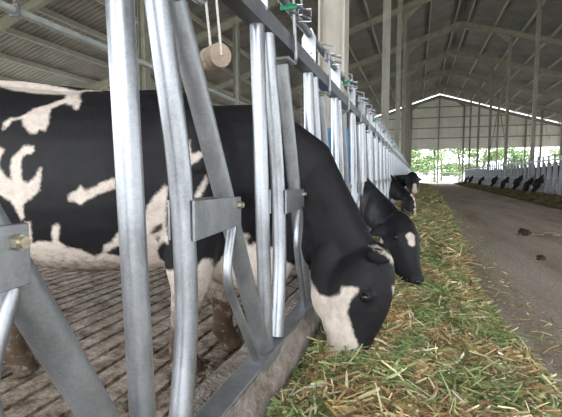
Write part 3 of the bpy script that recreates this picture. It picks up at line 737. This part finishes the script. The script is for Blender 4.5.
def blades(m_count, fz, xr, yr, lens, wid, rng, ypow=1.0, tints=pal):
    """numpy strips: each blade is two quads bent in the middle"""
    V = []; Fc = []; C = []
    for i in range(m_count):
        y = yr[0]+(yr[1]-yr[0])*rng.random()**ypow; e = xr[1](y)
        x = xr[0]+(e-xr[0])*rng.random()**.93
        L = lens[0]+(lens[1]-lens[0])*rng.random()**2.2; w = wid[0]+(wid[1]-wid[0])*rng.random()**1.5
        a = rng.random()*2*PI; el = rng.gauss(.05, .28); ca, sa = math.cos(a), math.sin(a)
        dx, dy, dz = ca*L/2, sa*L/2, math.sin(el)*L/2
        z = fz(x, y)+rng.random()*.016+abs(dz)*.5+.003
        roll = rng.gauss(0, .5); px, py, pz = -sa*w*math.cos(roll), ca*w*math.cos(roll), w*math.sin(roll)
        bend = rng.gauss(0, .10)*L; lift = rng.random()*.12*L
        n = len(V)
        zc = z+lift
        za = max(z-dz, fz(x-dx, y-dy)+.002); zb = max(z+dz, fz(x+dx, y+dy)+.002)
        V += [(x-dx-px*.6, y-dy-py*.6, za-pz), (x-dx+px*.6, y-dy+py*.6, za+pz), (x-py*0-sa*bend-px, y+ca*bend-py, zc-pz), (x-sa*bend+px, y+ca*bend+py, zc+pz),
              (x+dx-px*.35, y+dy-py*.35, zb-pz), (x+dx+px*.35, y+dy+py*.35, zb+pz)]
        Fc += [(n, n+1, n+3, n+2), (n+2, n+3, n+5, n+4)]
        c = tints[rng.randrange(len(tints))]; k = 1.05+.9*rng.random()
        if tints is pal:
            q = noise.noise(Vector((x*3.5, y*2.6, 3)))+.5*noise.noise(Vector((x*11, y*9, 6)))
            if q > .06 and rng.random() < .6: c = greens[rng.randrange(len(greens))]
            elif q < -.22 and rng.random() < .65: c = browns[rng.randrange(len(browns))]
        C += [(c[0]*k, c[1]*k, c[2]*k, 1)]*6
    return V, Fc, C
def tinted(name, data, mat, parent=None):
    V, Fc, C = data
    me = bpy.data.meshes.new(name); me.from_pydata(V, [], Fc); me.materials.append(mat)
    at = me.color_attributes.new('tint', 'FLOAT_COLOR', 'POINT'); at.data.foreach_set('color', np.array(C, np.float32).ravel())
    o = bpy.data.objects.new(name, me); COL.objects.link(o)
    if parent: o.parent = parent
    return o
hp = heap('fodder_heap', feed_z, -.447, 1.35, ys, 40, 'long heap of chopped green and straw-coloured fodder along the left fence')
r1 = random.Random(5)
ex = lambda y: edge_x(y)+.03
d = [[], [], []]
for args in ((52000, feed_z, (-.44, ex), (.7, 4.2), (.015,.14), (.0018,.0062), r1, .85), (15000, feed_z, (-.44, ex), (4.2, 12), (.05,.28), (.004,.009), r1, 1.2), (9000, feed_z, (-.44, ex), (12, 40), (.08,.3), (.008,.016), r1, 1.6),
             (1500, lambda x, y: max(0.0, feed_z(x, y)), (.4, lambda y: edge_x(y)+.35), (1, 12), (.02,.12), (.0015,.005), r1)):
    V, Fc, C = blades(*args); n = len(d[0])
    d[0] += V; d[1] += [tuple(q+n for q in f_) for f_ in Fc]; d[2] += C
o = tinted('cut_blades', d, M['blades'], hp); o['kind'] = 'stuff'
# right-hand feed
def feed_zr(x, y):
    t = (4.60-x)/(1.0+.15*noise.noise(Vector((y*.8, 7, 0))))
    if t >= 1: return -.05*(t-1)
    return .20*(1-t)**.8+.03*noise.noise(Vector((x*3, y*2, 8)))*(1-t)
ysr = [8+i*.2 for i in range(190)]
hr2 = heap('fodder_heap', feed_zr, 4.60, 3.4, ysr, 14, 'dark low fodder heap along the right fence')
r2 = random.Random(8)
dark = [(.10,.075,.04), (.06,.045,.025), (.16,.13,.06), (.09,.10,.04), (.22,.17,.10)]  # right heap blades tinted darker for the shadow there; lane litter shares them
V, Fc, C = blades(14000, feed_zr, (4.58, lambda y: 3.6), (9, 45), (.08,.3), (.006,.014), r2, 1.3, dark)
o = tinted('cut_blades', (V, Fc, C), M['blades'], hr2); o['kind'] = 'stuff'
# thin litter on the lane
r3 = random.Random(12)
V, Fc, C = blades(2600, lambda x, y: 0.0, (.5, lambda y: 4.0), (1.2, 22), (.015,.09), (.001,.004), r3, 1.3, dark+[(.42,.34,.22), (.3,.2,.1)])
lt = tinted('fodder_litter', (V, Fc, C), M['blades']); tag(lt, 'thin scattering of straw bits on the concrete lane', 'litter', kind='stuff')

# churned muck beside the kerb in the left pen
m = MB(); nx_, ny_ = 70, 190
for j in range(ny_+1):
    for i in range(nx_+1):
        x = -1.75+1.12*i/nx_; y = .2+3.1*j/ny_
        q = noise.noise(Vector((x*6, y*5, 9)))*.6+noise.noise(Vector((x*15, y*13, 2)))*.45+noise.noise(Vector((x*34, y*30, 5)))*.22
        edge = min(1, (x+1.75)/.75)*min(1, (y-.2)/.3, (3.3-y)/.3)
        m.v.append((x, y, -.062+max(0, edge)*(.035+.055*max(-.5, q))+.0))
for j in range(ny_):
    for i in range(nx_): a = j*(nx_+1)+i; m.f.append((a, a+1, a+nx_+2, a+nx_+1))
mk = m.build('muck', M['muck'], fixn=False); tag(mk, 'churned grey brown muck on the pen floor beside the near kerb', 'muck', kind='stuff')
# debris on the lane
def clod(loc, r, label, seed):
    rr = random.Random(seed); m = MB()
    m.ball((0,0,r*.35), (r, r*.75, r*.75), 22, 14)
    m.v = [tuple(Vector(v)*(1+.38*noise.noise(Vector(v)*(2.6/r)+Vector((seed,0,0))))) for v in m.v]
    m.v = [(a, b, max(c, 0.0)) for a, b, c in m.v]
    o = m.build('dung_clod', M['clod']); o.location = loc; tag(o, label, 'clod')
    for i in range(9):
        a = rr.random()*6.28
        MB().tube([(math.cos(a)*r*.5, math.sin(a)*r*.4, .02), (math.cos(a)*r*1.5, math.sin(a)*r*1.2, .004+rr.random()*.03)], .0035, 5).build('straw', M['twig'], o)
clod((1.55, 6.9, 0), .085, 'dark clod of dung and straw lying in the middle of the lane', 3)
clod((1.28, 4.95, 0), .045, 'small dark lump on the lane nearer the viewer', 6)
def stick(pts, r, label):
    o = MB().tube(pts, r, 8).build('stick', M['twig']); tag(o, label, 'stick')
stick([(1.95,6.95,.02),(2.18,6.75,.03),(2.42,6.65,.024),(2.72,6.58,.018)], [.018,.024,.022,.014], 'pale broken stick on the lane at the right picture edge')
stick([(1.90,7.25,.01),(2.02,7.08,.03),(2.10,6.95,.008)], [.014,.02,.012], 'short dark stick lying just left of the pale one')
stick([(1.60,7.1,.006),(1.78,7.0,.010),(1.84,7.02,.006)], [.005,.007,.005], 'thin twig beside the dark clod')

# ------------------------------------------------------------------ trees beyond the far end
def tree_obj(x, y, h, cr, seed, label, tint):
    rr = random.Random(seed); t = empty('tree', (x, y, -.26)); tag(t, label, 'tree', 'trees beyond the barn')
    m = MB(); m.tube([(0,0,0),(rr.uniform(-.2,.2),0,h*.3),(rr.uniform(-.4,.4),0,h*.62),(0,0,h*.85)], [.2,.16,.11,.04], 8)
    cl = []
    for i in range(20):
        a = rr.random()*6.28; z = h*rr.uniform(.14, .95); q = cr*rr.uniform(.35, 1)*(1.15-z/h*.6)
        c = Vector((math.cos(a)*q, math.sin(a)*q, z)); cl.append(c)
        m.tube([(0,0,z*.8), tuple(c*.55+Vector((0,0,z*.42))), tuple(c)], [.06,.045,.02], 6)
    m.build('trunk', M['bark'], t)
    V = []; Fc = []; C = []
    for c in cl:
        for i in range(170):
            p = c+Vector((rr.gauss(0,.5)*cr*.42, rr.gauss(0,.5)*cr*.42, rr.gauss(0,.5)*cr*.14))
            s = rr.uniform(.10,.24); a = Vector((rr.gauss(0,1), rr.gauss(0,1), rr.gauss(0,.5))).normalized()*s; b = a.cross(Vector((rr.gauss(0,1), rr.gauss(0,1), rr.gauss(0,1)))).normalized()*s*.6
            n = len(V); V += [tuple(p-a), tuple(p+b), tuple(p+a), tuple(p-b)]; Fc.append((n,n+1,n+2,n+3))
            k = rr.uniform(.75,1.25); C += [(tint[0]*k, tint[1]*k, tint[2]*k, 1)]*4
    tinted('foliage', (V, Fc, C), M['leaves'], t)
tl = ['leftmost light green layered tree in the far opening', 'second light green tree in the far opening, slim trunk showing', 'third light green tree in the far opening', 'fourth tree in the far opening, near the white sky gap',
      'bushy green tree past the right row of columns', 'tall pale tree past the right row of columns', 'low round tree behind the leftmost far trees', 'far tree behind the right pen', 'rearmost tall green tree in the middle of the opening']
for i, (x, y, h, cr) in enumerate([(-1.2,62,8,3.2),(2.6,66,9,3.6),(6.4,70,8,3.4),(10.5,74,8,3.5),(15,76,6.5,3),(23,80,6,3),(-3.5,72,9,4),(32,78,6,3),(4.5,84,11,5)]):
    tree_obj(x, y, h, cr, 40+i, tl[i], [(.24,.33,.15),(.20,.30,.13),(.28,.35,.18)][i % 3])

# ------------------------------------------------------------------ light: bright overcast sky only
w = bpy.data.worlds.new('world'); S.world = w; w.use_nodes = True; nt = w.node_tree
bg = nt.nodes['Background']
tc = N(nt, 'ShaderNodeTexCoord'); sp = N(nt, 'ShaderNodeSeparateXYZ'); nt.links.new(tc.outputs['Generated'], sp.inputs[0])
r = ramp(nt, [(0, (.55,.56,.55)), (.5, (.86,.90,.93)), (1, (.95,.98,1.0))]); mp = N(nt, 'ShaderNodeMath', operation='MULTIPLY_ADD'); mp.inputs[1].default_value = .5; mp.inputs[2].default_value = .5
nt.links.new(sp.outputs['Z'], mp.inputs[0]); nt.links.new(mp.outputs[0], r.inputs[0]); nt.links.new(r.outputs[0], bg.inputs['Color'])
bg.inputs['Strength'].default_value = 1.9
S.view_settings.view_transform = 'Standard'; S.view_settings.look = 'None'; S.view_settings.gamma = 1; S.view_settings.use_curve_mapping = False
S.view_settings.exposure = 1.58
S.cycles.max_bounces = 6; S.cycles.diffuse_bounces = 4; S.cycles.use_denoising = True
